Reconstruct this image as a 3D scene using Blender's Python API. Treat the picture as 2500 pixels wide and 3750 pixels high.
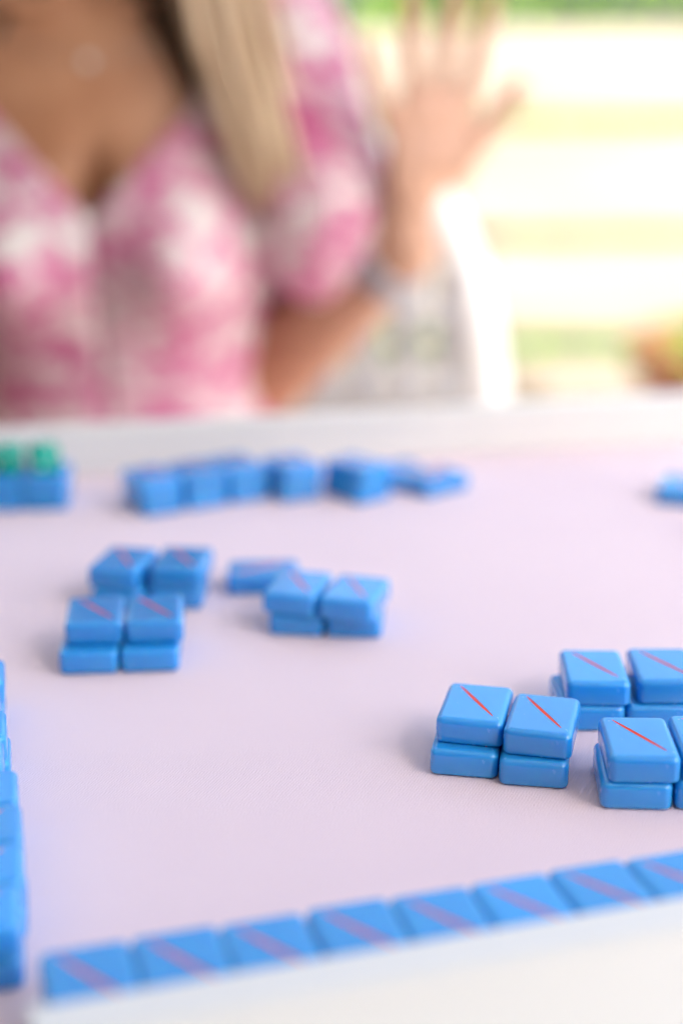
import bpy, bmesh, math, random
from mathutils import Vector, Matrix, noise

scene = bpy.context.scene
COL = scene.collection
for o in list(bpy.data.objects):
    bpy.data.objects.remove(o)
MM = 0.001
TZ = 0.75                      # table top height above the patio
R = math.radians

# ------------------------------------------------------------------ camera
cam_d = bpy.data.cameras.new('camera')
cam = bpy.data.objects.new('camera', cam_d)
COL.objects.link(cam)
scene.camera = cam
cam_d.sensor_fit = 'HORIZONTAL'
cam_d.sensor_width = 24.0
cam_d.lens = 53.41
cam_d.clip_start = 0.02
cam_d.clip_end = 400.0
pt, ro = R(17.339), R(-0.23)
fwd = Vector((0, math.cos(pt), -math.sin(pt)))
up0 = Vector((0, math.sin(pt), math.cos(pt)))
rt0 = Vector((1, 0, 0))
rt = math.cos(ro) * rt0 + math.sin(ro) * up0
up = -math.sin(ro) * rt0 + math.cos(ro) * up0
m = Matrix((rt, up, -fwd)).transposed().to_4x4()
m.translation = Vector((0, 0, TZ + 0.22784))
cam.matrix_world = m
cam_d.dof.use_dof = True
cam_d.dof.focus_distance = 0.489
cam_d.dof.aperture_fstop = 2.9
cam_d.dof.aperture_blades = 0

# ------------------------------------------------------------------ sky, sun, exposure
SUN_DIR = Vector((0.35, -0.75, 1.05)).normalized()      # towards the sun
elev = math.asin(SUN_DIR.z)
azim = math.atan2(SUN_DIR.x, SUN_DIR.y)
world = bpy.data.worlds.new('World')
scene.world = world
world.use_nodes = True
wn, wl = world.node_tree.nodes, world.node_tree.links
bg = wn.get('Background') or wn.new('ShaderNodeBackground')
sky = wn.new('ShaderNodeTexSky')
sky.sky_type = 'NISHITA'
sky.sun_disc = False
sky.sun_elevation = elev
sky.sun_rotation = azim
sky.air_density = 1.0
sky.dust_density = 5.0
sky.ozone_density = 1.0
wl.new(sky.outputs[0], bg.inputs[0])
bg.inputs[1].default_value = 0.15
sun_d = bpy.data.lights.new('sun', 'SUN')
sun_d.energy = 2.0
sun_d.angle = R(0.53)
sun_d.color = (1.0, 0.96, 0.90)
sun = bpy.data.objects.new('sun', sun_d)
sun.rotation_euler = SUN_DIR.to_track_quat('Z', 'Y').to_euler()
sun.location = SUN_DIR * 20
COL.objects.link(sun)
vs = scene.view_settings
vs.view_transform = 'Standard'
vs.look = 'None'
vs.gamma = 1.0
vs.exposure = 2.16
try:
    vs.use_white_balance = True
    vs.white_balance_temperature = 6400
    vs.white_balance_tint = 8
except Exception:
    pass
scene.cycles.use_denoising = True
scene.cycles.max_bounces = 6
scene.cycles.diffuse_bounces = 4
scene.cycles.use_adaptive_sampling = True
scene.cycles.adaptive_threshold = 0.02
scene.cycles.sample_clamp_indirect = 8.0


# ------------------------------------------------------------------ helpers
def tag(o, label=None, cat=None, group=None, kind=None):
    if label: o['label'] = label
    if cat: o['category'] = cat
    if group: o['group'] = group
    if kind: o['kind'] = kind
    return o


def link(name, me, mat=None, parent=None, smooth=False):
    o = bpy.data.objects.new(name, me)
    COL.objects.link(o)
    if mat and not me.materials:
        me.materials.append(mat)
    if parent:
        o.parent = parent
    if smooth:
        for p in me.polygons: p.use_smooth = True
    return o


def empty(name, loc=(0, 0, 0), rz=0.0):
    o = bpy.data.objects.new(name, None)
    o.empty_display_size = 0.02
    COL.objects.link(o)
    o.location = loc
    o.rotation_euler = (0, 0, rz)
    return o


def bm_mesh(bm, name='m'):
    me = bpy.data.meshes.new(name)
    bm.to_mesh(me)
    bm.free()
    return me


def add_box(bm, x0, x1, y0, y1, z0, z1, bev=0.0, seg=2):
    r = bmesh.ops.create_cube(bm, size=1.0)
    vs_ = r['verts']
    for v in vs_:
        v.co = Vector(((x0 + x1) / 2 + v.co.x * (x1 - x0), (y0 + y1) / 2 + v.co.y * (y1 - y0), (z0 + z1) / 2 + v.co.z * (z1 - z0)))
    if bev > 0:
        es = set(e for v in vs_ for e in v.link_edges)
        bmesh.ops.bevel(bm, geom=list(es), offset=bev, segments=seg, profile=0.5, affect='EDGES')


def box_mesh(x0, x1, y0, y1, z0, z1, bev=0.0, seg=2):
    bm = bmesh.new()
    add_box(bm, x0, x1, y0, y1, z0, z1, bev, seg)
    return bm_mesh(bm)


def add_tube(bm, pts, radii, n=12, closed=False, flat=1.0, cap=True):
    """tube through pts with a radius per point; parallel transported frames"""
    P = [Vector(p) for p in pts]
    N = len(P)
    rings = []
    t_prev = None
    nrm = None
    for i in range(N):
        if closed:
            t = (P[(i + 1) % N] - P[i - 1]).normalized()
        else:
            t = (P[min(i + 1, N - 1)] - P[max(i - 1, 0)]).normalized()
        if nrm is None:
            a = Vector((0, 0, 1)) if abs(t.z) < 0.9 else Vector((1, 0, 0))
            nrm = (a - t * a.dot(t)).normalized()
        else:
            nrm = (nrm - t * nrm.dot(t)).normalized()
        b = t.cross(nrm)
        r = radii[i] if hasattr(radii, '__len__') else radii
        rings.append([bm.verts.new(P[i] + (nrm * math.cos(2 * math.pi * k / n) * flat + b * math.sin(2 * math.pi * k / n)) * r) for k in range(n)])
    rng = range(N) if closed else range(N - 1)
    for i in rng:
        A, B = rings[i], rings[(i + 1) % N]
        for k in range(n):
            bm.faces.new((A[k], A[(k + 1) % n], B[(k + 1) % n], B[k]))
    if cap and not closed:
        bm.faces.new(list(reversed(rings[0])))
        bm.faces.new(rings[-1])


def add_lathe(bm, prof, n=32, cx=0, cy=0):
    rings = []
    for r, z in prof:
        if r <= 1e-6:
            rings.append([bm.verts.new((cx, cy, z))])
        else:
            rings.append([bm.verts.new((cx + r * math.cos(2 * math.pi * k / n), cy + r * math.sin(2 * math.pi * k / n), z)) for k in range(n)])
    for A, B in zip(rings[:-1], rings[1:]):
        for k in range(n):
            if len(A) == 1 and len(B) == 1: continue
            if len(A) == 1: bm.faces.new((A[0], B[(k + 1) % n], B[k]))
            elif len(B) == 1: bm.faces.new((A[k], A[(k + 1) % n], B[0]))
            else: bm.faces.new((A[k], A[(k + 1) % n], B[(k + 1) % n], B[k]))


def add_ellipsoid(bm, c, r, u=20, v=12, rot=None):
    res = bmesh.ops.create_uvsphere(bm, u_segments=u, v_segments=v, radius=1.0)
    for q in res['verts']:
        p = Vector((q.co.x * r[0], q.co.y * r[1], q.co.z * r[2]))
        if rot: p = rot @ p
        q.co = p + Vector(c)


def add_capsule_chain(bm, pts, radii, n=14):
    """closed shapes that overlap: spheres on the joints, frusta between (for remeshing)"""
    for p, r in zip(pts, radii):
        add_ellipsoid(bm, p, (r, r, r), n, 8)
    for (a, ra), (b, rb) in zip(zip(pts[:-1], radii[:-1]), zip(pts[1:], radii[1:])):
        add_tube(bm, [a, b], [ra, rb], n)


def evaluated(me, mods):
    """run modifiers over a mesh and return the result as a new mesh"""
    o = bpy.data.objects.new('tmp', me)
    COL.objects.link(o)
    for typ, props in mods:
        md = o.modifiers.new(typ, typ)
        for k_, v_ in props.items(): setattr(md, k_, v_)
    dg = bpy.context.evaluated_depsgraph_get()
    dg.update()
    out = bpy.data.meshes.new_from_object(o.evaluated_get(dg))
    bpy.data.objects.remove(o)
    return out


# ------------------------------------------------------------------ materials
def mat(name, col, rough=0.5, spec=0.5, **kw):
    m_ = bpy.data.materials.new(name)
    m_.use_nodes = True
    b = m_.node_tree.nodes['Principled BSDF']
    b.inputs['Base Color'].default_value = (*col, 1)
    b.inputs['Roughness'].default_value = rough
    b.inputs['Specular IOR Level'].default_value = spec
    for k_, v_ in kw.items():
        b.inputs[k_.replace('_', ' ')].default_value = v_
    return m_


def nt(m_):
    t = m_.node_tree
    return t.nodes, t.links, t.nodes['Principled BSDF']


def noise_col(m_, c0, c1, scale, detail=3.0, lo=0.35, hi=0.65, coord='Object', rough=0.55, stretch=(1, 1, 1)):
    N, L, b = nt(m_)
    tc = N.new('ShaderNodeTexCoord')
    mp = N.new('ShaderNodeMapping')
    mp.inputs['Scale'].default_value = stretch
    L.new(tc.outputs[coord], mp.inputs[0])
    nz = N.new('ShaderNodeTexNoise')
    nz.inputs['Scale'].default_value = scale
    nz.inputs['Detail'].default_value = detail
    nz.inputs['Roughness'].default_value = rough
    L.new(mp.outputs[0], nz.inputs['Vector'])
    rp = N.new('ShaderNodeValToRGB')
    rp.color_ramp.elements[0].position = lo
    rp.color_ramp.elements[1].position = hi
    rp.color_ramp.elements[0].color = (*c0, 1)
    rp.color_ramp.elements[1].color = (*c1, 1)
    L.new(nz.outputs[0], rp.inputs[0])
    L.new(rp.outputs[0], b.inputs['Base Color'])
    return nz, rp, mp


def bump_noise(m_, scale, strength, dist=0.001, detail=2.0, coord='Object'):
    N, L, b = nt(m_)
    tc = N.new('ShaderNodeTexCoord')
    nz = N.new('ShaderNodeTexNoise')
    nz.inputs['Scale'].default_value = scale
    nz.inputs['Detail'].default_value = detail
    L.new(tc.outputs[coord], nz.inputs['Vector'])
    bp = N.new('ShaderNodeBump')
    bp.inputs['Strength'].default_value = strength
    bp.inputs['Distance'].default_value = dist
    L.new(nz.outputs[0], bp.inputs['Height'])
    L.new(bp.outputs[0], b.inputs['Normal'])


M = {}
# tiles: glossy, slightly translucent blue resin
M['tile'] = mat('blue_resin', (0.045, 0.25, 0.76), 0.22, 0.5)
N, L, b = nt(M['tile'])
b.inputs['Subsurface Weight'].default_value = 0.9
b.inputs['Subsurface Radius'].default_value = (0.25, 0.8, 1.0)
b.inputs['Subsurface Scale'].default_value = 0.0065
b.inputs['Coat Weight'].default_value = 0.45
b.inputs['Coat IOR'].default_value = 1.55
b.inputs['IOR'].default_value = 1.55
b.inputs['Coat Roughness'].default_value = 0.12
oi = N.new('ShaderNodeObjectInfo')
hs = N.new('ShaderNodeHueSaturation')
hs.inputs['Color'].default_value = (0.025, 0.305, 0.72, 1)
mr = N.new('ShaderNodeMapRange')
mr.inputs[3].default_value = 0.9
mr.inputs[4].default_value = 1.08
L.new(oi.outputs['Random'], mr.inputs[0])
L.new(mr.outputs[0], hs.inputs['Value'])
L.new(hs.outputs[0], b.inputs['Base Color'])
tc = N.new('ShaderNodeTexCoord')
nz = N.new('ShaderNodeTexNoise')
nz.inputs['Scale'].default_value = 260
nz.inputs['Detail'].default_value = 3
L.new(tc.outputs['Object'], nz.inputs['Vector'])
mr2 = N.new('ShaderNodeMapRange')
mr2.inputs[3].default_value = 0.22
mr2.inputs[4].default_value = 0.30
L.new(nz.outputs[0], mr2.inputs[0])
L.new(mr2.outputs[0], b.inputs['Roughness'])
M['stroke'] = mat('orange_red_paint', (0.95, 0.10, 0.0), 0.3, 0.5)

# mat cloth: lavender, fine diagonal twill
M['cloth'] = mat('lavender_cloth', (0.66, 0.565, 0.665), 0.75, 0.25)
N, L, b = nt(M['cloth'])
b.inputs['Sheen Weight'].default_value = 0.25
b.inputs['Sheen Roughness'].default_value = 0.4
tc = N.new('ShaderNodeTexCoord')
mp = N.new('ShaderNodeMapping')
mp.inputs['Rotation'].default_value = (0, 0, R(38))
L.new(tc.outputs['Object'], mp.inputs[0])
wv = N.new('ShaderNodeTexWave')
wv.inputs['Scale'].default_value = 330
wv.inputs['Distortion'].default_value = 3.0
wv.inputs['Detail'].default_value = 2
wv.inputs['Detail Scale'].default_value = 1.2
L.new(mp.outputs[0], wv.inputs['Vector'])
nz = N.new('ShaderNodeTexNoise')
nz.inputs['Scale'].default_value = 1400
nz.inputs['Detail'].default_value = 2
L.new(tc.outputs['Object'], nz.inputs['Vector'])
ad = N.new('ShaderNodeMath')
ad.operation = 'ADD'
L.new(wv.outputs['Fac'], ad.inputs[0])
L.new(nz.outputs[0], ad.inputs[1])
bp = N.new('ShaderNodeBump')
bp.inputs['Strength'].default_value = 0.3
bp.inputs['Distance'].default_value = 0.0005
L.new(ad.outputs[0], bp.inputs['Height'])
L.new(bp.outputs[0], b.inputs['Normal'])
nz2 = N.new('ShaderNodeTexNoise')
nz2.inputs['Scale'].default_value = 9
nz2.inputs['Detail'].default_value = 4
L.new(tc.outputs['Object'], nz2.inputs['Vector'])
rp = N.new('ShaderNodeValToRGB')
rp.color_ramp.elements[0].position = 0.3
rp.color_ramp.elements[1].position = 0.7
rp.color_ramp.elements[0].color = (0.745, 0.60, 0.655, 1)
rp.color_ramp.elements[1].color = (0.775, 0.63, 0.68, 1)
L.new(nz2.outputs[0], rp.inputs[0])
L.new(rp.outputs[0], b.inputs['Base Color'])

M['rack'] = mat('white_acrylic', (0.72, 0.71, 0.68), 0.3, 0.5)
bump_noise(M['rack'], 120, 0.05)
M['trim'] = mat('white_table_trim', (0.76, 0.75, 0.73), 0.4)
M['metal'] = mat('grey_metal', (0.35, 0.35, 0.36), 0.35, 0.5, Metallic=1.0)
M['die'] = mat('green_resin', (0.0, 0.40, 0.29), 0.12, 0.5)
N, L, b = nt(M['die'])
b.inputs['Subsurface Scale'].default_value = 0.003
M['pip'] = mat('white_paint', (0.8, 0.8, 0.78), 0.4)
M['yellow'] = mat('yellow_plastic', (0.78, 0.68, 0.05), 0.35)
# fence
M['board'] = mat('cream_painted_wood', (0.80, 0.75, 0.67), 0.6)
noise_col(M['board'], (0.30, 0.255, 0.20), (0.40, 0.35, 0.295), 6, 6, 0.3, 0.7, stretch=(0.25, 1, 3))
M['chair'] = mat('white_lacquer', (0.82, 0.81, 0.79), 0.35)
bump_noise(M['chair'], 90, 0.05)
M['spindle'] = mat('grey_shaded_wood', (0.36, 0.35, 0.36), 0.6)  # grey stands in for the shade inside the white chair back
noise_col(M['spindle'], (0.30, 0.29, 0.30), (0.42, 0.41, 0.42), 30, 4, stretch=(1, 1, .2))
M['pot'] = mat('terracotta', (0.45, 0.17, 0.07), 0.8)
noise_col(M['pot'], (0.24, 0.085, 0.04), (0.34, 0.13, 0.065), 18, 5)
M['soil'] = mat('soil', (0.04, 0.028, 0.02), 0.95)
bump_noise(M['soil'], 150, 0.8, 0.004)
M['leaf'] = mat('hedge_leaf', (0.12, 0.22, 0.02), 0.5)
noise_col(M['leaf'], (0.07, 0.16, 0.008), (0.20, 0.36, 0.015), 5, 4, 0.35, 0.65)
nt(M['leaf'])[2].inputs['Subsurface Weight'].default_value = 0.0
M['stem'] = mat('brown_stem', (0.10, 0.06, 0.035), 0.85)
M['lawn'] = mat('lawn', (0.07, 0.14, 0.02), 0.9)
noise_col(M['lawn'], (0.05, 0.11, 0.015), (0.10, 0.18, 0.03), 4, 8)
M['patio'] = mat('pale_stone', (0.52, 0.46, 0.38), 0.8)
noise_col(M['patio'], (0.44, 0.38, 0.31), (0.58, 0.52, 0.44), 5, 7)
M['canopy'] = mat('unseen_canopy_cloth', (0.55, 0.53, 0.50), 0.9)  # cloth of the unseen canopy, made up to shade and soften light
N, L, b = nt(M['canopy'])
tr = N.new('ShaderNodeBsdfTranslucent')
tr.inputs['Color'].default_value = (0.80, 0.79, 0.77, 1)
mxs = N.new('ShaderNodeMixShader')
mxs.inputs[0].default_value = 0.06
L.new(b.outputs[0], mxs.inputs[1])
L.new(tr.outputs[0], mxs.inputs[2])
L.new(mxs.outputs[0], N['Material Output'].inputs['Surface'])
M['wall'] = mat('block_wall_render', (0.20, 0.14, 0.10), 0.9)  # for the added walls, kept dark to cut fill light
noise_col(M['wall'], (0.17, 0.115, 0.08), (0.23, 0.165, 0.12), 3, 7)
bump_noise(M['wall'], 60, 0.3, 0.003)
# person
M['skin'] = mat('tanned_skin', (0.50, 0.24, 0.13), 0.45, 0.4)
nzs, _, _ = noise_col(M['skin'], (0.40, 0.18, 0.092), (0.52, 0.262, 0.145), 22, 4)
b = nt(M['skin'])[2]
b.inputs['Subsurface Weight'].default_value = 0.0
b.inputs['Subsurface Radius'].default_value = (1.0, 0.35, 0.2)
b.inputs['Subsurface Scale'].default_value = 0.006
N, L, b = nt(M['skin'])
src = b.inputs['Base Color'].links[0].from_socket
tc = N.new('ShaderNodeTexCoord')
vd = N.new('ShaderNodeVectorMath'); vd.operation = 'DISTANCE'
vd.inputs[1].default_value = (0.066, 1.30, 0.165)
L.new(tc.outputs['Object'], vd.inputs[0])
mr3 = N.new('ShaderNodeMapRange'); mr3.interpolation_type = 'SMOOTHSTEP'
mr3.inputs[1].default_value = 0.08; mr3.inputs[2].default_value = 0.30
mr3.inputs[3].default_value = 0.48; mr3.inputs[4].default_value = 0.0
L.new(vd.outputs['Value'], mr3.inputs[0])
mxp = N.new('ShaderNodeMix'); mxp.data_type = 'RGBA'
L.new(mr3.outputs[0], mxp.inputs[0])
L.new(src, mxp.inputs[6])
mxp.inputs[7].default_value = (0.62, 0.40, 0.32, 1)     # light on the raised hand, painted in as paler, pinker skin
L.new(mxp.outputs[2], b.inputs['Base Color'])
M['hair'] = mat('blonde_hair', (0.48, 0.33, 0.19), 0.45, 0.5)
noise_col(M['hair'], (0.53, 0.36, 0.21), (0.78, 0.60, 0.41), 55, 3, 0.3, 0.7, stretch=(1, 1, 0.12))
M['brown_hair'] = mat('shaded_brown_hair', (0.07, 0.035, 0.015), 0.5, 0.4)  # dark brown also carries the shade between neck and front lock
noise_col(M['brown_hair'], (0.04, 0.02, 0.008), (0.12, 0.06, 0.025), 60, 3, stretch=(1, 1, 0.12))
M['silver'] = mat('silver', (0.75, 0.74, 0.73), 0.25, 0.5, Metallic=1.0)
M['grey_band'] = mat('grey_beads', (0.34, 0.33, 0.37), 0.4, 0.5, Metallic=0.3)
M['eye'] = mat('eye_white', (0.75, 0.73, 0.70), 0.2)
M['iris'] = mat('iris_brown', (0.10, 0.05, 0.02), 0.2)
M['lip'] = mat('lip_pink', (0.50, 0.14, 0.13), 0.4)
# dress: dabbed white, pink and magenta cotton
M['dress'] = mat('pink_dabbed_cotton', (0.7, 0.4, 0.5), 0.85, 0.2)
N, L, b = nt(M['dress'])
tc = N.new('ShaderNodeTexCoord')
mp = N.new('ShaderNodeMapping')
mp.inputs['Scale'].default_value = (0.9, 0.9, 1.3)
L.new(tc.outputs['Object'], mp.inputs[0])
n1 = N.new('ShaderNodeTexNoise')
n1.inputs['Scale'].default_value = 36
n1.inputs['Detail'].default_value = 2.5
n1.inputs['Roughness'].default_value = 0.5
n1.inputs['Distortion'].default_value = 0.6
L.new(mp.outputs[0], n1.inputs['Vector'])
n2 = N.new('ShaderNodeTexNoise')
n2.inputs['Scale'].default_value = 150
n2.inputs['Detail'].default_value = 2
L.new(tc.outputs['Object'], n2.inputs['Vector'])
mx = N.new('ShaderNodeMath')
mx.operation = 'MULTIPLY_ADD'
mx.inputs[1].default_value = 0.42
L.new(n2.outputs[0], mx.inputs[0])
L.new(n1.outputs[0], mx.inputs[2])
rp = N.new('ShaderNodeValToRGB')
e = rp.color_ramp.elements
e[0].position = 0.56; e[0].color = (0.70, 0.65, 0.62, 1)
e[1].position = 0.98; e[1].color = (0.40, 0.04, 0.17, 1)
q = e.new(0.68); q.color = (0.64, 0.41, 0.47, 1)
q = e.new(0.82); q.color = (0.56, 0.15, 0.30, 1)
L.new(mx.outputs[0], rp.inputs[0])
L.new(rp.outputs[0], b.inputs['Base Color'])
b.inputs['Sheen Weight'].default_value = 0.15
bump_noise(M['dress'], 40, 0.25, 0.004, 3)

# ------------------------------------------------------------------ the setting
def sheet(name, x0, x1, y0, y1, z, m_):
    bm = bmesh.new()
    f = bm.faces.new([bm.verts.new(p) for p in ((x0, y0, z), (x1, y0, z), (x1, y1, z), (x0, y1, z))])
    return tag(link(name, bm_mesh(bm), m_), kind='structure')

sheet('lawn', -60, 60, -60, 90, -0.004, M['lawn'])
patio = sheet('patio', -6, 8, -6, 3.05, 0.0, M['patio'])

# unseen: walls added to block light, canopy shaped for soft shade
wall = link('light_block_wall', box_mesh(-2.45, -2.2, -1.5, 2.3, 0.001, 2.40), M['wall'])
tag(wall, 'unseen brown wall added on the left to block light', 'wall')
wall = link('light_block_wall', box_mesh(-2.75, 1.6, -1.75, -1.5, 0.001, 2.40), M['wall'])
tag(wall, 'unseen brown wall added behind the camera to cut front light', 'wall')
roof = empty('unseen_canopy', (0, 0, 2.40))
tag(roof, 'unseen pale fabric canopy over the table and the seated woman, shaped for the light', 'canopy')
bm = bmesh.new()
NX, NY = 24, 22
gv = [[bm.verts.new((-2.15 + 3.30 * i / NX, -1.48 + 3.20 * j / NY, 0.02 - 0.05 * math.sin(math.pi * i / NX) * math.sin(math.pi * j / NY) + 0.006 * noise.noise((i * .7, j * .7, 0)))) for j in range(NY + 1)] for i in range(NX + 1)]
for i in range(NX):
    for j in range(NY):
        bm.faces.new((gv[i][j], gv[i + 1][j], gv[i + 1][j + 1], gv[i][j + 1]))
link('canopy_cloth', bm_mesh(bm), M['canopy'], roof, True)
for (x, y) in ((1.13, 1.70), (-2.13, 1.70)):
    bm = bmesh.new()
    add_tube(bm, [(x, y, -2.4), (x, y, 0.02)], [0.022, 0.022], 14)
    link('pole', bm_mesh(bm), M['metal'], roof, True)

# fence of wide cream boards
fence = empty('plank_fence', (0, 3.25, 0))
tag(fence, 'sunlit cream fence of wide horizontal boards behind the woman', 'fence')
rnd = random.Random(4)
for (z0, z1) in ((0.830, 0.998), (0.591, 0.793), (0.372, 0.556), (0.120, 0.314)):
    link('board', box_mesh(-3.5, 3.5, -0.012, 0.012, z0 + rnd.uniform(-.003, .003), z1 + rnd.uniform(-.003, .003), 0.004), M['board'], fence)
for x in (-3.0, -1.2, 1.55, 3.3):
    link('post', box_mesh(x - 0.045, x + 0.045, 0.013, 0.10, 0, 1.02, 0.004), M['board'], fence)

# hedge behind the fence
rnd = random.Random(11)
bm = bmesh.new()
for i in range(26000):
    x = rnd.uniform(-4.5, 4.5)
    z = rnd.uniform(0.02, 1.75 + 0.18 * noise.noise((x * 1.3, 0, 0)))
    y = 4.1 + 0.35 * noise.noise((x * 1.1, 3, z * 1.3)) + abs(rnd.gauss(0, 0.16))
    s = rnd.uniform(0.02, 0.042)
    d = Vector((rnd.gauss(0, 1), rnd.gauss(-0.5, 1), rnd.gauss(0.5, 1))).normalized()
    a = d.orthogonal().normalized()
    a = Matrix.Rotation(rnd.uniform(0, 6.28), 3, d) @ a
    c = d.cross(a)
    p = Vector((x, y, z))
    bm.faces.new([bm.verts.new(p - a * s), bm.verts.new(p + c * s * 0.5 + d * s * 0.12), bm.verts.new(p + a * s), bm.verts.new(p - c * s * 0.5 + d * s * 0.12)])
hedge = empty('garden_hedge', (0, 0, 0))
tag(hedge, 'bright green leafy hedge showing above and between the fence boards', 'hedge')
link('foliage', bm_mesh(bm), M['leaf'], hedge)
for x in (-3.6, -2.2, -0.9, 0.4, 1.7, 3.0):
    bm = bmesh.new()
    add_tube(bm, [(x, 4.3, 0), (x + .05, 4.32, .6), (x - .03, 4.3, 1.3)], [0.04, 0.03, 0.015], 8)
    link('stem', bm_mesh(bm), M['stem'], hedge)

# terracotta pot with a plant, in front of the fence on the right
pot = empty('potted_plant', (0.735, 2.86, 0.0))
tag(pot, 'terracotta pot with a leafy green plant at the foot of the fence', 'pot')
bm = bmesh.new()
add_lathe(bm, [(0, .002), (.105, .002), (.110, .01), (.155, .36), (.178, .362), (.185, .372), (.185, .425), (.178, .433), (.160, .433), (.150, .41), (.148, .38), (0, .38)], 40)
link('pot_body', bm_mesh(bm), M['pot'], pot, True)
bm = bmesh.new()
add_lathe(bm, [(0, .402), (.08, .404), (.149, .40)], 30)
link('soil', bm_mesh(bm), M['soil'], pot, True)
bm = bmesh.new()
rnd = random.Random(5)
for i in range(170):
    a = rnd.uniform(0, 6.28); rr = rnd.uniform(0.02, 0.20); z = rnd.uniform(0.41, 0.475) - rr * 0.2
    p = Vector((rr * math.cos(a), rr * math.sin(a), z))
    d = Vector((math.cos(a) * .6 + rnd.gauss(0, .3), math.sin(a) * .6 + rnd.gauss(0, .3), .7)).normalized()
    t = d.orthogonal().normalized(); t = Matrix.Rotation(rnd.uniform(0, 6.28), 3, d) @ t
    c = d.cross(t); s = rnd.uniform(.018, .034)
    bm.faces.new([bm.verts.new(p - t * s), bm.verts.new(p + c * s * .45 + d * .003), bm.verts.new(p + t * s), bm.verts.new(p - c * s * .45 + d * .003)])
link('foliage', bm_mesh(bm), M['leaf'], pot)

# ------------------------------------------------------------------ the table (metres from here via MM, table frame turned 14 degrees)
YAW = R(14)
tab = empty('game_table', (0, 0, 0), YAW)
tag(tab, 'square white game table under the lavender play mat', 'table')
U0, U1, V0, V1 = -0.335, 0.595, 0.075, 0.928
link('table_top', box_mesh(U0, U1, V0, V1, TZ - 0.030, TZ - 0.0035, 0.004), M['trim'], tab)
for (a, b_, c, d) in ((U0 + .06, U1 - .06, V0 + .05, V0 + .07), (U0 + .06, U1 - .06, V1 - .07, V1 - .05)):
    link('apron', box_mesh(a, b_, c, d, TZ - 0.10, TZ - 0.031), M['trim'], tab)
for (x, y) in ((U0 + .08, V0 + .09), (U1 - .08, V0 + .09), (U0 + .08, V1 - .09), (U1 - .08, V1 - .09)):
    bm = bmesh.new()
    add_tube(bm, [(x, y, 0.0), (x, y, TZ - 0.031)], [0.012, 0.016], 14)
    link('leg', bm_mesh(bm), M['metal'], tab, True)

pm = link('play_mat', box_mesh(U0 + .012, U1 - .012, V0 + .012, V1 - .012, TZ - 0.0034, TZ, 0.0012), M['cloth'])
pm.rotation_euler = (0, 0, YAW)
tag(pm, 'lavender cloth play mat covering the table under the blue tiles', 'mat')


def rack(name, loc, rz, length, label, toward):
    """white tile rack: flat back rail, sloped tile shelf and a low front lip; +y local is the wall side"""
    root = empty(name, loc, rz)
    tag(root, label, 'rack', 'white tile racks')
    Hh = 0.026
    prof = [(0.0, 0.0005), (0.0, Hh - .0015), (-0.0015, Hh), (-0.013, Hh), (-0.016, Hh - .001), (-0.040, 0.0085), (-0.052, 0.006), (-0.0525, 0.0005)]
    bm = bmesh.new()
    A = [bm.verts.new((0, y, z)) for y, z in prof]
    B = [bm.verts.new((length, y, z)) for y, z in prof]
    n = len(prof)
    for i in range(n):
        bm.faces.new((A[i], A[(i + 1) % n], B[(i + 1) % n], B[i]))
    bm.faces.new(A); bm.faces.new(list(reversed(B)))
    bmesh.ops.recalc_face_normals(bm, faces=bm.faces)
    link('rail', bm_mesh(bm), M['rack'], root)
    link('front_lip', box_mesh(0.0005, length - .0005, -0.058, -0.0528, 0.0005, 0.012, 0.001), M['rack'], root)
    for x in (-0.0036, length + 0.0001):
        link('end_cap', box_mesh(x, x + .0035, -0.058, 0.0, 0.0005, Hh + .0006, 0.0012), M['rack'], root)
    return root

rack('tile_rack', (-0.0659, 0.2862, TZ), R(16.1), 0.47, 'white tile rack in the near foreground, blurred, along the bottom edge', -1)
# far rack: wall side faces the camera, so turned by half a turn
fr = rack('tile_rack', (0.232, 0.872, TZ), R(180 + 11.0), 0.56, 'white tile rack on the far side, in front of the woman', 1)

# ------------------------------------------------------------------ the tiles
TW, TL, TH = 22.0 * MM, 30.4 * MM, 8.88 * MM

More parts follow.
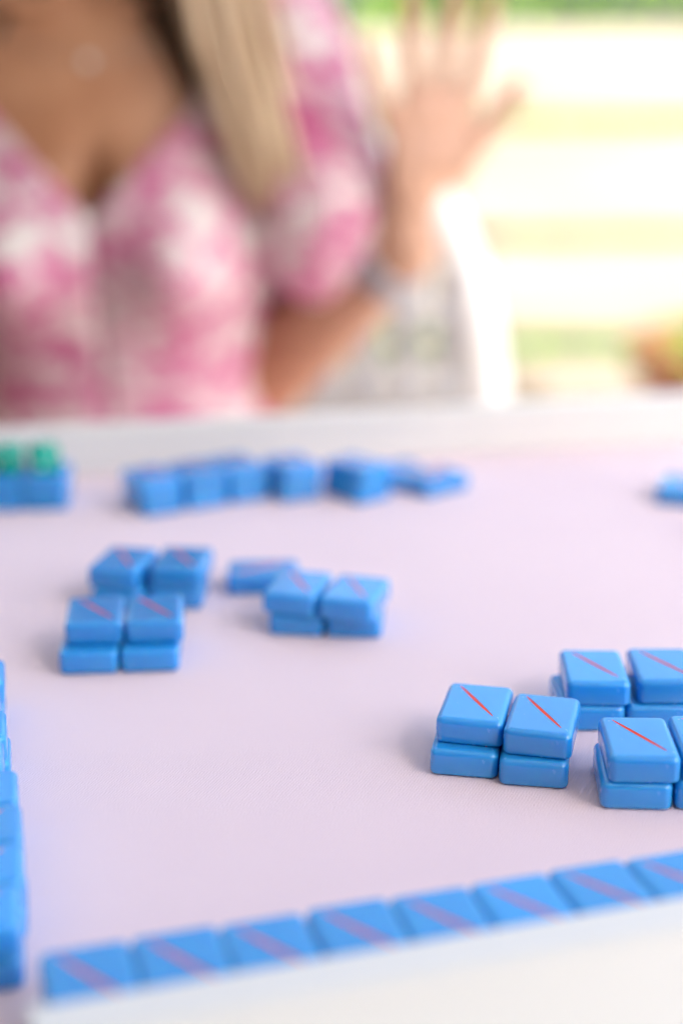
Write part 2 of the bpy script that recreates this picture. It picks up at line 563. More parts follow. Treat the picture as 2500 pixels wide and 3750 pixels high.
def make_tile():
    bm = bmesh.new()
    add_box(bm, -TW / 2, TW / 2, -TL / 2, TL / 2, 0, TH)
    ve = [e for e in bm.edges if abs(e.verts[0].co.z - e.verts[1].co.z) > 1e-4]
    bmesh.ops.bevel(bm, geom=ve, offset=2.7 * MM, segments=6, profile=0.5, affect='EDGES')
    def rim(zc):
        return [e for e in bm.edges if all(abs(v.co.z - zc) < 1e-5 for v in e.verts) and len(e.link_faces) == 2 and abs(abs(e.link_faces[0].normal.z) - abs(e.link_faces[1].normal.z)) > 0.5]
    bmesh.ops.bevel(bm, geom=rim(TH), offset=2.1 * MM, segments=8, profile=0.5, affect='EDGES')
    bm.normal_update()
    bmesh.ops.bevel(bm, geom=rim(0.0), offset=1.3 * MM, segments=5, profile=0.5, affect='EDGES')
    body = bm_mesh(bm)
    body.materials.append(M['tile']); body.materials.append(M['stroke'])
    # lens shaped wedge that carves the stroke
    a = Vector((-TW * 0.31, TL * 0.385, 0)); c = Vector((TW * 0.315, -TL * 0.325, 0))
    ax = c - a; nn = Vector((-ax.y, ax.x, 0)).normalized()
    bm = bmesh.new()
    K = 14
    L_, R_, D_ = [], [], []
    for i in range(K + 1):
        t = i / K
        w = 0.68 * MM * (math.sin(math.pi * (0.03 + 0.94 * t)) ** 0.42)
        p = a + ax * t
        top = TH + 0.4 * MM
        L_.append(bm.verts.new(p + nn * w * 1.35 + Vector((0, 0, top))))
        R_.append(bm.verts.new(p - nn * w * 1.35 + Vector((0, 0, top))))
        D_.append(bm.verts.new(p + Vector((0, 0, TH - 1.15 * w))))
    for i in range(K):
        bm.faces.new((L_[i], L_[i + 1], R_[i + 1], R_[i]))
        bm.faces.new((L_[i], D_[i], D_[i + 1], L_[i + 1]))
        bm.faces.new((R_[i], R_[i + 1], D_[i + 1], D_[i]))
    bm.faces.new((L_[0], R_[0], D_[0])); bm.faces.new((L_[K], D_[K], R_[K]))
    bmesh.ops.recalc_face_normals(bm, faces=bm.faces)
    cut = bm_mesh(bm)
    cut.materials.append(M['tile']); cut.materials.append(M['stroke'])
    for p in cut.polygons: p.material_index = 1
    co = bpy.data.objects.new('cut', cut); COL.objects.link(co)
    full = evaluated(body, [('BOOLEAN', dict(object=co, operation='DIFFERENCE', solver='EXACT'))])
    bpy.data.objects.remove(co)
    # split into body and engraved line
    def part(idx):
        bm = bmesh.new(); bm.from_mesh(full)
        bmesh.ops.delete(bm, geom=[f for f in bm.faces if f.material_index != idx], context='FACES')
        for f in bm.faces: f.material_index = 0
        me = bm_mesh(bm)
        me.materials.clear()
        return me
    bo, st = part(0), part(1)
    bo.materials.append(M['tile']); st.materials.append(M['stroke'])
    for p in bo.polygons: p.use_smooth = abs(p.normal.z) < 0.9995
    return bo, st

tile_body, tile_line = make_tile()
trnd = random.Random(3)

def tile(cx, cy, level, yaw, label, group=None, z=None, tilt=(0, 0)):
    t = empty('mahjong_tile', (cx * MM, cy * MM, TZ + 0.0002 + (level * (TH + 0.00006) if z is None else z)), R(yaw))
    if tilt != (0, 0): t.rotation_euler = (R(tilt[0]), R(tilt[1]), R(yaw))
    tag(t, label, 'tile', group)
    link('tile_body', tile_body, None, t)
    link('engraved_line', tile_line, None, t)
    return t

ORD = ['first', 'second', 'third', 'fourth', 'fifth', 'sixth', 'seventh', 'eighth', 'ninth', 'tenth']

def fl(x, y, yaw, w=22.0, l=30.4):
    """centre of a tile from its front left corner"""
    c, s = math.cos(R(yaw)), math.sin(R(yaw))
    return x + c * w / 2 - s * l / 2, y + s * w / 2 + c * l / 2

# sharp stacks right of the middle
g = 'sharp blue tiles stacked in pairs on the right'
tile(41.6, 456.4, 0, -10.9, 'blue tile under the leftmost sharp tile, at the left end of the in-focus stack', g)
tile(44.1, 460.9, 1, -13.2, 'sharp blue tile on top at the left end of the in-focus stack', g)
tile(62.9, 449.2, 0, -9.6, 'darker blue tile under the right top tile of the in-focus pair', g)
tile(65.2, 451.9, 1, -14.2, 'sharp blue tile on top, right one of the in-focus leftmost pair', g)
tile(91.5, 434.3, 0, -4.2, 'blue tile at the bottom of the nearest right-hand stack', g)
tile(93.1, 434.4, 1, -2.2, 'sharp blue tile topping the nearest stack close to the right edge', g)
tile(114.2, 433.4, 0, -3.4, 'lower blue tile cut by the right edge, in the nearest right-hand stack', g)
tile(115.8, 435.4, 1, -1.8, 'upper blue tile cut by the right edge, in the nearest right-hand stack', g)
tile(85.8, 490.2, 0, 1.1, 'lower blue tile of the slightly blurred stack behind the sharp ones', g)
tile(88.1, 491.0, 1, -2.4, 'upper blue tile of the slightly blurred stack behind the sharp ones', g)
tile(108.2, 490.6, 0, 1.8, 'lower blue tile cut by the right edge, in the stack behind', g)
tile(112.6, 492.2, 1, -1.1, 'upper blue tile cut by the right edge, in the stack behind', g)

# blurred groups on the left and in the middle
g = 'blurred blue tiles in the middle of the mat'
tile(-95.7, 540.2, 0, 3.2, 'lower left blue tile of the front block of four on the left', g, z=TH, tilt=(0, 180))
tile(-73.0, 542.0, 0, 3.6, 'lower right blue tile of the front block of four on the left', g, z=TH, tilt=(0, 180))
tile(-95.0, 547.6, 1, 6.1, 'upper left blue tile of the front block of four on the left', g)
tile(-72.2, 549.0, 1, 5.4, 'upper right blue tile of the front block of four on the left', g)
tile(-91.6, 606.5, 0, -9.0, 'lower left blue tile of the pair of stacks behind the left block', g)
tile(-92.4, 608.6, 1, -12.0, 'upper left blue tile of the pair of stacks behind the left block', g)
tile(-68.8, 608.7, 0, -3.0, 'lower right blue tile of the pair of stacks behind the left block', g)
tile(-67.6, 608.6, 1, -6.5, 'upper right blue tile of the pair of stacks behind the left block', g)
tile(-16.5, 578.0, 0, -7.5, 'lower left blue tile of the central pair of stacks', g)
tile(-17.6, 577.6, 1, -14.5, 'upper left blue tile of the central pair of stacks', g)
tile(5.8, 575.7, 0, -4.1, 'lower right blue tile of the central pair of stacks', g)
tile(5.4, 570.8, 1, -16.5, 'upper right blue tile of the central pair, jutting over the one below', g)
tile(-34.0, 620.8, 0, 92.5, 'single blue tile lying crosswise behind the central stacks', g)

# far row in front of the far rack
g = 'blurred blue tiles of the far wall'
yaw = 29.0
for i in range(3):
    a = R(yaw)
    x = -98.0 + i * 24.0 * math.cos(a); y = 720.5 + i * 22.6 * math.sin(a)
    cx, cy = fl(x, y, yaw)
    tile(cx, cy, 0, yaw, 'lower blue tile, %s from the left in the far slanted row' % ORD[i], g)
    tile(cx + trnd.uniform(-1, 1), cy + trnd.uniform(-.5, 1.5), 1, yaw + trnd.uniform(-2, 2), 'upper blue tile, %s from the left in the far slanted row' % ORD[i], g)
cx, cy = fl(-29.5, 743.5, 27)
tile(cx, cy, 0, 24, 'lower blue tile of the far stack right of the slanted row', g)
tile(cx + 1.0, cy + 1, 1, 27, 'upper blue tile of the far stack right of the slanted row', g)
cx, cy = fl(9.0, 739.5, 40)
tile(cx, cy, 0, 38, 'lower blue tile of the last far stack, beside the flat single tile', g)
tile(cx + 1.0, cy + 2, 1, 43, 'upper blue tile of the last far stack, beside the flat single tile', g)
tile(33.0, 781.0, 0, 24, 'blue tile mostly hidden between the last far stack and the flat turned tile', g)
tile(49.0, 769.0, 0, -52, 'single blue tile lying flat and turned at the right end of the far wall', g)
# tiles that carry the dice
tile(-150.5, 748.5, 0, 4.0, 'lower blue tile of the far left stack under the right green die', g)
tile(-150.0, 748.0, 1, 3.0, 'upper blue tile of the far left stack, carrying the right green die', g)
tile(-173.0, 747.0, 0, 4.0, 'lower blue tile of the far left stack cut by the left edge', g)
tile(-172.6, 746.5, 1, 2.5, 'upper blue tile cut by the left edge, carrying the left green die', g)
# right edge
g = 'blue tiles at the right edge'
tile(175.5, 751.0, 0, -21.0, 'lone blurred blue tile at the far right edge of the mat', g)
tile(188.5, 683.0, 0, -18.0, 'blue tile just beyond the right edge that only throws its shadow in', g)

# near wall along the near rack, two high
g = 'blue tiles of the near wall along the near rack'
yaw = 16.1
for i in range(9):
    a = R(yaw)
    x = -65.3 + i * 22.05 * math.cos(a); y = 288.6 + i * 22.05 * math.sin(a)
    cx, cy = fl(x, y, yaw)
    tile(cx + trnd.uniform(-.15, .15), cy + trnd.uniform(-.6, .2), 0, yaw + trnd.uniform(-.4, .4), 'lower blue tile hidden under the %s tile of the blurred row beside the near rack' % ORD[i], g)
    tile(cx + trnd.uniform(-.1, .1), cy + trnd.uniform(-.3, .7), 1, yaw + trnd.uniform(-.5, .5), 'blue tile on top, %s from the left in the blurred row beside the near rack' % ORD[i], g)

# left wall, running away from the camera, long sides across the picture
g = 'blue tiles of the wall along the left edge'
yaw = 11.5
offs = [0.0, 0.6, 0.3, -0.4, -5.4, -4.0, -6.4, -5.4, -6.0]
for i in range(8):
    a = R(yaw)
    # right-hand near corner of the stack
    x = -79.6 - math.sin(a) * i * 22.15 + math.cos(a) * offs[i]
    y = 328.0 + math.cos(a) * i * 22.15 + math.sin(a) * offs[i]
    cx = x - math.cos(a) * 15.2 - math.sin(a) * 11.0
    cy = y - math.sin(a) * 15.2 + math.cos(a) * 11.0
    w = 'near end' if i == 0 else None
    tile(cx + trnd.uniform(-.6, .4), cy, 0, yaw + 90 + trnd.uniform(-1, 1), 'lower blue tile, %s from the near end of the wall along the left edge' % ORD[i], g)
    tile(cx + trnd.uniform(-.3, .3), cy, 1, yaw + 90 + trnd.uniform(-1.2, 1.2), 'upper blue tile, %s from the near end of the wall along the left edge' % ORD[i], g)

# ------------------------------------------------------------------ dice
def die(x, y, yaw, label):
    s = 14.0 * MM
    root = empty('die', (x * MM, y * MM, TZ + 0.0006 + 2 * TH), R(yaw))
    tag(root, label, 'die', 'green dice')
    link('die_body', box_mesh(-s / 2, s / 2, -s / 2, s / 2, 0, s, 2.0 * MM, 4), M['die'], root, True)
    pips = {'top': [(-.25, -.25), (.25, .25), (0, 0), (-.25, .25), (.25, -.25)], 'front': [(-.22, -.22), (.22, .22)], 'right': [(0, 0)]}
    for face, ps in pips.items():
        for (a, b_) in ps:
            bm = bmesh.new()
            c = {'top': (a * s, b_ * s, s), 'front': (a * s, -s / 2, s / 2 + b_ * s), 'right': (s / 2, a * s, s / 2 + b_ * s)}[face]
            r = {'top': (1.1 * MM, 1.1 * MM, .15 * MM), 'front': (1.1 * MM, .15 * MM, 1.1 * MM), 'right': (.15 * MM, 1.1 * MM, 1.1 * MM)}[face]
            add_ellipsoid(bm, c, r, 12, 6)
            link('pip', bm_mesh(bm), M['pip'], root, True)

die(-151.0, 745, 25, 'green die on the far left tiles, right one of the two')
die(-169.5, 744, -12, 'green die on the far left tiles, cut by the left edge')

# yellow thing at the right end of the far rack
yb = empty('yellow_case', (0.262, 0.945, TZ), R(10))
tag(yb, 'small bright yellow case at the right end of the far rack', 'case')
link('case_body', box_mesh(-0.028, 0.035, -0.022, 0.022, 0.0, 0.016, 0.004, 3), M['yellow'], yb, True)
link('case_lid', box_mesh(-0.029, 0.036, -0.023, 0.023, 0.0165, 0.022, 0.0024, 3), M['yellow'], yb, True)

# ------------------------------------------------------------------ white chair behind the woman
ch = empty('white_chair', (-0.022, 1.65, 0.0), R(-4))
tag(ch, 'white chair with rounded slatted back, empty, behind the raised arm', 'chair')

def arch(t, hw, zt):
    # t 0..1 from left foot to right foot of the back frame
    a = math.pi * (1 - t)
    c, s = math.cos(a), math.sin(a)
    return hw * math.copysign(abs(c) ** 0.84, c), 0.44 + (zt - 0.44) * abs(s) ** 0.76

bm = bmesh.new()
K = 48
pts, rr = [], []
for i in range(K + 1):
    x, z = arch(i / K, 0.192, 0.86)
    pts.append((x, 0.02 + 0.10 * (z - 0.44) / 0.4, z)); rr.append(0.021)
add_tube(bm, pts, rr, 14)
link('back_frame', bm_mesh(bm), M['chair'], ch, True)
for k_ in range(-3, 4):
    x = k_ * 0.047
    zt = 0.44 + (0.845 - 0.44) * max(0.0, 1 - abs(x / 0.185) ** 2.38) ** 0.40 - 0.012
    zt = min(zt, 0.835)
    bm = bmesh.new()
    P = [(x, 0.02 + 0.10 * (z - 0.44) / 0.4, z) for z in [0.445 + (zt - 0.445) * q_ / 6 for q_ in range(7)]]
    add_tube(bm, P, [0.0165] * 7, 10, flat=1.0)
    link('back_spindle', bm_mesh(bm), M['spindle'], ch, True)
for zz in (0.52, 0.60, 0.68):
    bm = bmesh.new()
    hw_ = 0.165 if zz < 0.65 else 0.15
    yy = 0.02 + 0.10 * (zz - 0.44) / 0.4 - 0.013
    add_tube(bm, [(-hw_, yy, zz), (0, yy + 0.004, zz), (hw_, yy, zz)], [0.011] * 3, 10)
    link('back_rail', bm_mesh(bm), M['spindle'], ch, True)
link('seat', box_mesh(-0.215, 0.215, -0.40, 0.035, 0.41, 0.44, 0.012, 3), M['chair'], ch, True)
for (x, y) in ((-.18, -.36), (.18, -.36), (-.17, .0), (.17, .0)):
    bm = bmesh.new()
    add_tube(bm, [(x * 1.08, y * 1.05, 0.0), (x, y, 0.415)], [0.012, 0.018], 12)
    link('leg', bm_mesh(bm), M['chair'], ch, True)

# stool under the woman
st = empty('stool', (-0.226, 1.43, 0.0))
tag(st, 'plain white stool the woman sits on, hidden behind the table', 'stool')
bm = bmesh.new()
add_lathe(bm, [(0, .335), (.17, .335), (.18, .345), (.18, .365), (.17, .375), (0, .375)], 32)
link('seat', bm_mesh(bm), M['chair'], st, True)
for a in (45, 135, 225, 315):
    bm = bmesh.new()
    add_tube(bm, [(.17 * math.cos(R(a)), .17 * math.sin(R(a)), 0), (.13 * math.cos(R(a)), .13 * math.sin(R(a)), .336)], [.011, .014], 10)
    link('leg', bm_mesh(bm), M['chair'], st, True)

# ------------------------------------------------------------------ the woman (mm, z from the table top)
CX = -210.0
def lerp_tab(tab_, z):
    if z <= tab_[0][0]: return tab_[0][1]
    for (z0, a0), (z1, a1) in zip(tab_[:-1], tab_[1:]):
        if z <= z1:
            t = (z - z0) / (z1 - z0); t = t * t * (3 - 2 * t) * 0.5 + t * 0.5
            return a0 + (a1 - a0) * t
    return tab_[-1][1]
HALF_W = [(-370, 165), (-300, 178), (-220, 165), (-140, 138), (-80, 122), (-20, 134), (40, 156), (90, 156), (150, 152), (200, 160), (235, 150), (262, 112), (285, 62)]
HALF_D = [(-370, 120), (-300, 125), (-220, 112), (-140, 96), (-80, 90), (-20, 94), (40, 104), (90, 108), (150, 100), (200, 88), (235, 72), (262, 58), (285, 50)]
AXIS_Y = [(-370, 1440), (-140, 1428), (60, 1412), (200, 1412), (285, 1418)]

def torso_pt(th, z, off=0.0, bust=1.0, cleft=0.0):
    """th = 0 at the front (towards -y), positive towards +x"""
    a, d, y0 = lerp_tab(HALF_W, z) + off, lerp_tab(HALF_D, z) + off, lerp_tab(AXIS_Y, z)
    s, c = math.sin(th), math.cos(th)
    x = a * math.copysign(abs(s) ** 0.88, s)
    y = -d * math.copysign(abs(c) ** 0.80, c)
    if c > 0:
        for sx in (-1, 1):
            bx, bz = sx * 76.0, 38.0
            dx, dz = (x - bx) / 52.0, (z - bz) / (56.0 if z > bz else 46.0)
            cl = 1 - cleft * math.exp(-(x / 15.0) ** 2)
            y -= cl * bust * 60.0 * math.exp(-(dx * dx + dz * dz) * 0.85) * min(1.0, c * 2.2)
    if c > 0 and cleft > 0:
        y += cleft * 46.0 * math.exp(-(x / 13.0) ** 2) * math.exp(-((z - 80.0) / 44.0) ** 2)
    return Vector((CX + x, y0 + y, z))

bm = bmesh.new()
zs = [-370 + i * 655 / 60 for i in range(61)]
NA = 96
rings = [[bm.verts.new(torso_pt(2 * math.pi * k / NA, z, 0, 1.0, 1.0)) for k in range(NA)] for z in zs]
for A, B in zip(rings[:-1], rings[1:]):
    for k in range(NA):
        bm.faces.new((A[k], A[(k + 1) % NA], B[(k + 1) % NA], B[k]))
bm.faces.new(list(reversed(rings[0]))); bm.faces.new(rings[-1])
# neck, head
add_capsule_chain(bm, [(CX, 1420, 250), (CX, 1405, 320), (CX, 1400, 390)], [58, 52, 54], 20)
HC = Vector((CX, 1385, 432))
add_ellipsoid(bm, HC, (74, 94, 108), 28, 18)
add_ellipsoid(bm, HC + Vector((0, -38, -52)), (52, 50, 56), 20, 12)          # jaw
add_ellipsoid(bm, HC + Vector((0, -66, -88)), (22, 20, 18), 14, 8)           # chin
add_capsule_chain(bm, [HC + Vector((0, -90, 2)), HC + Vector((0, -103, -26)), HC + Vector((0, -98, -34))], [8, 11, 10], 12)   # nose
for s in (-1, 1):
    add_ellipsoid(bm, HC + Vector((s * 36, -76, -26)), (22, 16, 18), 14, 8)   # cheek
    add_ellipsoid(bm, HC + Vector((s * 31, -82, 22)), (24, 12, 8), 14, 8)     # brow
    add_ellipsoid(bm, HC + Vector((s * 76, 4, -8)), (8, 20, 30), 14, 8)       # ear
    # collar bone
    add_capsule_chain(bm, [(CX + s * 22, 1352, 254), (CX + s * 80, 1350, 263), (CX + s * 140, 1385, 268)], [9, 10, 12], 10)
# shoulders
for s in (-1, 1):
    add_capsule_chain(bm, [(CX + s * 60, 1418, 252), (CX + s * 120, 1414, 240), (CX + s * 158, 1408, 226)], [50, 50, 48], 18)
# her left arm (right in the picture): raised
SH = Vector((CX + 168, 1404, 222))
EL = Vector((-116.0, 1474.9, -115.9))
WR = Vector((57.0, 1314.5, 57.1))
add_capsule_chain(bm, [SH, SH.lerp(EL, 0.5), EL], [47, 43, 37], 18)
fa = [EL, EL.lerp(WR, 0.22), EL.lerp(WR, 0.6), EL.lerp(WR, 0.86), WR]
add_capsule_chain(bm, fa, [44, 49, 42, 33, 29], 18)
# hand: palm slab, four fingers, thumb to the right
def turn(p): return Vector((p.x - 7, p.y + (p.x - 72) * 0.45, p.z))      # palm turned to the open side
PALM0 = Vector((65.4, 1308.2, 90.8))
for p, r in ((WR.lerp(PALM0, .6), (25, 16, 24)), (Vector((69.6, 1306.1, 112.0)), (31, 15, 30)), (Vector((77.0, 1302.9, 141.5)), (36, 14, 34)), (Vector((82.3, 1300.8, 164.7)), (38, 13, 25)), (Vector((61.2, 1300.8, 124.6)), (20, 14, 36)), (Vector((105.5, 1299.8, 135.2)), (20, 15, 32))):
    add_ellipsoid(bm, turn(p), r, 20, 12, Matrix.Rotation(R(24), 3, 'Z'))
PALM0.x -= 7
add_capsule_chain(bm, [WR, PALM0, Vector((73.8, 1304.0, 135.2))], [24, 22, 18], 16)
fingers = [
    ([(48.5, 1302.9, 156.3), (40.1, 1300.8, 183.7), (32.7, 1296.6, 204.8), (27.4, 1290.3, 223.8)], [9.5, 8.6, 8.0, 7.0]),
    ([(67.5, 1300.8, 173.1), (66.5, 1297.6, 211.1), (64.4, 1292.4, 240.7), (63.3, 1283.9, 264.9)], [10, 9.2, 8.6, 7.4]),
    ([(88.6, 1299.8, 177.4), (94.9, 1296.6, 219.6), (100.2, 1291.3, 252.3), (103.4, 1282.9, 278.6)], [10.2, 9.5, 8.8, 7.6]),
    ([(110.8, 1300.8, 171.0), (120.3, 1297.6, 208.0), (126.6, 1293.4, 236.4), (131.9, 1286.0, 259.6)], [10, 9.2, 8.6, 7.4]),
    ([(101.3, 1297.6, 122.5), (126.6, 1291.3, 147.8), (144.5, 1286.0, 171.0), (157.2, 1281.8, 190.0)], [16, 12, 10.4, 8.6]),
]
for pts, rad in fingers:
    add_capsule_chain(bm, [turn(Vector(p)) for p in pts], rad, 12)
# her right arm, hanging down to her lap
SH2 = Vector((CX - 168, 1404, 222)); EL2 = Vector((CX - 215, 1430, -80)); WR2 = Vector((CX - 120, 1260, -175))
add_capsule_chain(bm, [SH2, SH2.lerp(EL2, 0.5), EL2], [47, 43, 37], 18)
add_capsule_chain(bm, [EL2, EL2.lerp(WR2, 0.25), WR2], [37, 38, 25], 18)
add_ellipsoid(bm, WR2 + Vector((30, -45, -12)), (34, 44, 15), 18, 10)
for i, (dx, ln) in enumerate(((-4, 62), (14, 72), (32, 76), (50, 66))):
    b0 = WR2 + Vector((dx + 6, -75, -12))
    add_capsule_chain(bm, [b0, b0 + Vector((3, -ln * .5, -4)), b0 + Vector((5, -ln * .85, -14))], [9.5, 8.6, 7.2], 10)
add_capsule_chain(bm, [WR2 + Vector((50, -30, -10)), WR2 + Vector((74, -52, -12)), WR2 + Vector((82, -78, -16))], [13, 11, 8.5], 10)
# legs, seated
for s in (-1, 1):
    hip = Vector((CX + s * 85, 1420, -300)); kn = Vector((CX + s * 95, 1030, -285)); an = Vector((CX + s * 95, 1080, -690))
    add_capsule_chain(bm, [hip, hip.lerp(kn, .5), kn], [86, 76, 58], 18)
    add_capsule_chain(bm, [kn, kn.lerp(an, .3), an], [54, 56, 36], 18)
    add_ellipsoid(bm, an + Vector((0, -70, -28)), (42, 118, 30), 18, 10)
bmesh.ops.scale(bm, vec=(MM, MM, MM), verts=bm.verts)
bmesh.ops.recalc_face_normals(bm, faces=bm.faces)
raw = bm_mesh(bm)
body = evaluated(raw, [('REMESH', dict(mode='VOXEL', voxel_size=0.0034, adaptivity=0.0)), ('SMOOTH', dict(factor=0.5, iterations=6))])
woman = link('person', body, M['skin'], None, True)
woman.location = (0, 0, TZ)
tag(woman, 'person in pink and white dress seated behind the table, one hand raised', 'person')

def P_(pts): return [Vector(p) * MM for p in pts]

# eyes, mouth
for s in (-1, 1):
    bm = bmesh.new(); add_ellipsoid(bm, (HC + Vector((s * 31, -80, 4))) * MM, (.0135, .010, .0085), 16, 10)
    eo = link('eye', bm_mesh(bm), M['eye'], woman, True)
    bm = bmesh.new(); add_ellipsoid(bm, (HC + Vector((s * 31, -89, 4))) * MM, (.0055, .002, .0055), 14, 8)
    link('iris', bm_mesh(bm), M['iris'], eo, True)
bm = bmesh.new()
add_ellipsoid(bm, (HC + Vector((0, -89, -60))) * MM, (.024, .008, .005), 18, 8)
add_ellipsoid(bm, (HC + Vector((0, -88, -67))) * MM, (.020, .008, .006), 18, 8)
link('mouth', bm_mesh(bm), M['lip'], woman, True)

# dress: bodice with a V neck, two puffed sleeves, skirt over the lap
bm = bmesh.new()
VB = 84.0
def neck_half(z):
    if z <= VB: return 0.0
    d = z - VB
    return 0.98 * d if d < 85 else 83.3 + (d - 85) * 0.42
NB = 96
zr = [-300 + i * 560 / 84 for i in range(85)]
rows = []
for z in zr:
    w = neck_half(z)
    th0 = 0.0
    if w > 0:
        lo, hi = 0.0, math.pi / 2
        for _ in range(24):
            mid = (lo + hi) / 2
            if torso_pt(mid, z, 7).x - CX < w: lo = mid
            else: hi = mid
        th0 = lo
    row = []
    for k in range(NB + 1):
        t = k / NB
        th = th0 + (2 * math.pi - 2 * th0) * t
        wr = 2.6 * noise.noise((th * 2.2, z * 0.012, 1.7)) + 1.6 * noise.noise((th * 6, z * 0.03, 5.0))
        gath = 3.0 * math.sin(th * 26 + 1.5 * math.sin(z * 0.03)) * max(0.0, min(1.0, (-60 - z) / 90))
        p = torso_pt(th, z, 7 + wr + gath + max(0.0, (-90 - z)) * 0.12)
        row.append(bm.verts.new(p))
    rows.append(row)
for A, B in zip(rows[:-1], rows[1:]):
    for k in range(NB):
        bm.faces.new((A[k], A[k + 1], B[k + 1], B[k]))

def sleeve(bm, path, rads, ns=56):
    K = len(path); rows = []
    P = [Vector(p) for p in path]
    n0 = None
    for i in range(K):
        t = (P[min(i + 1, K - 1)] - P[max(i - 1, 0)]).normalized()
        a = Vector((1, 0, 0)); a = (a - t * a.dot(t)).normalized(); b_ = t.cross(a)
        row = []
        for k in range(ns):
            th = 2 * math.pi * k / ns
            r = rads[i] + 2.4 * math.sin(th * 11 + i * 0.25) * math.sin(math.pi * min(1, i / (K - 1) + .15)) + 4.0 * noise.noise((math.cos(th) * 1.5, math.sin(th) * 1.5, i * 0.35))
            row.append(bm.verts.new(P[i] + (a * math.cos(th) + b_ * math.sin(th)) * r))
        rows.append(row)
    for A, B in zip(rows[:-1], rows[1:]):
        for k in range(ns):
            bm.faces.new((A[k], A[(k + 1) % ns], B[(k + 1) % ns], B[k]))

def spl(tab_, n=22):
    out = []
    for i in range(n):
        t = i / (n - 1) * (len(tab_) - 1); j = min(int(t), len(tab_) - 2); f = t - j
        p0, p1 = tab_[max(j - 1, 0)], tab_[j]; p2, p3 = tab_[j + 1], tab_[min(j + 2, len(tab_) - 1)]
        out.append(tuple(0.5 * ((2 * b1) + (-a1 + c1) * f + (2 * a1 - 5 * b1 + 4 * c1 - d1) * f * f + (-a1 + 3 * b1 - 3 * c1 + d1) * f ** 3) for a1, b1, c1, d1 in zip(p0, p1, p2, p3)))
    return out
sl = spl([(-100, 1412, 262, 46), (-56, 1400, 236, 54), (-38, 1378, 168, 57), (-22, 1354, 110, 61), (-15, 1342, 78, 61), (-32, 1342, 54, 53), (-50, 1348, 38, 42)])
sleeve(bm, [p[:3] for p in sl], [p[3] for p in sl])
sr = spl([(2 * CX + 112, 1412, 262, 46), (2 * CX + 62, 1404, 238, 54), (2 * CX + 34, 1396, 170, 56), (2 * CX + 14, 1398, 100, 60), (2 * CX + 2, 1404, 50, 58), (2 * CX + 2, 1408, 14, 46), (2 * CX + 2, 1410, 2, 42)])
sleeve(bm, [p[:3] for p in sr], [p[3] for p in sr])
# skirt over the lap: open tube round both thighs
K = 24; ns = 60; rows = []
for i in range(K):
    t = i / (K - 1)
    y = 1520 - 540 * t
    row = []
    for k in range(ns):
        th = 2 * math.pi * k / ns
        c, s = math.cos(th), math.sin(th)
        a = 205 + 25 * t; d = 112 - 22 * t
        r = 1 + 0.03 * math.sin(th * 13 + t * 3)
        row.append(bm.verts.new((CX + a * r * math.copysign(abs(c) ** .6, c), y, -300 + d * r * math.copysign(abs(s) ** .6, s))))
    rows.append(row)
for A, B in zip(rows[:-1], rows[1:]):
    for k in range(ns):
        bm.faces.new((A[k], A[(k + 1) % ns], B[(k + 1) % ns], B[k]))
bmesh.ops.scale(bm, vec=(MM, MM, MM), verts=bm.verts)
dm = evaluated(bm_mesh(bm), [('SOLIDIFY', dict(thickness=0.002, offset=0.0))])
link('dress', dm, M['dress'], woman, True)

# hair
def hair_obj(name, locks, m_, seed):
    """locks: (guide points, spread start, spread end, strand count, strand radius)"""
    rnd = random.Random(seed)
    bm = bmesh.new()
    for guide, s0, s1, cnt, r in locks:
        for _ in range(cnt):
            ph = rnd.uniform(0, 6.28); q = min(1.7, abs(rnd.gauss(0, 0.72)))
            wob = rnd.uniform(0, 6.28)
            short = rnd.uniform(0.55, 1.0)
            P, Rr = [], []
            gs = spl([tuple(p) for p in guide], 16)
            n = len(gs)
            for i, p in enumerate(gs):
                t = i / (n - 1)
                if t > short: break
                s = s0 + (s1 - s0) * t
                off = Vector((math.cos(ph) * q * s, math.sin(ph) * q * s * 0.6, 0))
                off += Vector((2.5 * math.sin(t * 7 + wob), 2.0 * math.cos(t * 6 + wob * 2), 0)) * t
                P.append((Vector(p) + off) * MM)
                Rr.append(r * MM * (1.0 if t < .75 else max(.25, (1 - t) / .25)))
            add_tube(bm, P, Rr, 5)
    return link(name, bm_mesh(bm), m_, woman, True)

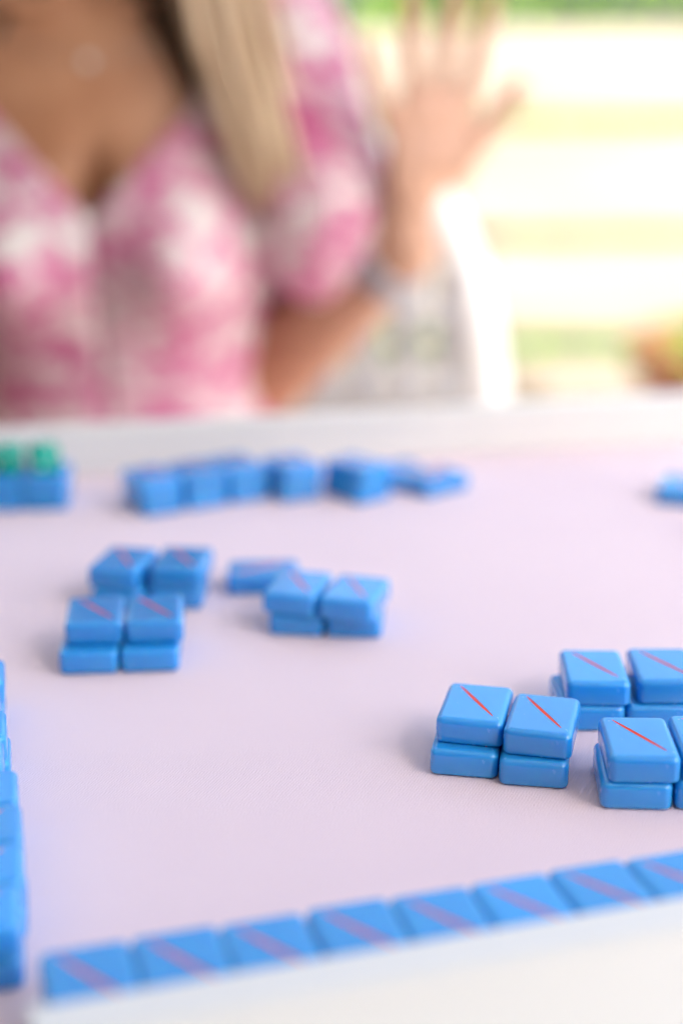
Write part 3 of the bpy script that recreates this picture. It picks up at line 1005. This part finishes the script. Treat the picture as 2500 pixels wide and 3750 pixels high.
top = HC + Vector((0, 0, 108))
front_lock = [(CX + 20, 1372, 545), (CX + 72, 1352, 500), (CX + 88, 1335, 400), (CX + 104, 1312, 300), (CX + 118, 1298, 230), (CX + 138, 1296, 160), (CX + 150, 1300, 108), (CX + 156, 1306, 80)]
caps = []
for k in range(13):
    a = R(-118 + k * 236 / 12)          # around the back of the head
    ex = Vector((math.sin(a), math.cos(a), 0))
    caps.append(([HC + Vector((0, 0, 112)), HC + Vector((ex.x * 55, ex.y * 70, 92)), HC + Vector((ex.x * 80, ex.y * 100, 20)), HC + Vector((ex.x * 80, ex.y * 96, -60)), HC + Vector((ex.x * 84, ex.y * 90 + 14, -150)), HC + Vector((ex.x * 96, ex.y * 60 + 60, -240))], 6, 30, 34, 4.5))
hair_obj('hair', [(front_lock, 21, 18, 190, 3.2), ([(p[0] + 12, p[1] + 22, p[2]) for p in front_lock], 21, 20, 100, 3.2)] + caps, M['hair'], 7)
under = [(CX + 40, 1392, 500), (CX + 66, 1384, 400), (CX + 60, 1372, 310), (CX + 66, 1352, 250), (CX + 84, 1338, 200), (CX + 108, 1328, 155)]
under2 = [(2 * CX - p[0], p[1] + 12, p[2]) for p in under[:-1]]
hair_obj('hair_underside', [(under, 16, 17, 150, 3.4), (under2, 14, 18, 60, 3.4)], M['brown_hair'], 8)

# necklace and pendant, bracelet
bm = bmesh.new()
nk = []
for i in range(25):
    t = -1 + 2 * i / 24
    z = 212 + 70 * abs(t) ** 1.6
    p = torso_pt(t * 0.95, min(z, 280), 5)
    nk.append(p * MM)
add_tube(bm, nk, [0.0006] * 25, 6)
link('necklace_chain', bm_mesh(bm), M['silver'], woman, True)
bm = bmesh.new()
pc = torso_pt(0, 210, 4) * MM
add_ellipsoid(bm, pc, (.0042, .0025, .0042), 18, 8)
link('pendant', bm_mesh(bm), M['pip'], woman, True)
ax = (WR - EL).normalized()
bc = EL.lerp(WR, 0.93)
a1 = ax.orthogonal().normalized(); b1 = ax.cross(a1)
for k_, (off, m_) in enumerate(((-12, 'grey_band'), (-4, 'grey_band'), (4, 'grey_band'))):
    bm = bmesh.new()
    ring = [((bc + ax * off) + (a1 * math.cos(2 * math.pi * i / 32) + b1 * math.sin(2 * math.pi * i / 32)) * 34.0) * MM for i in range(32)]
    add_tube(bm, ring, [0.0042] * 32, 8, closed=True)
    link('bracelet', bm_mesh(bm), M[m_], woman, True)
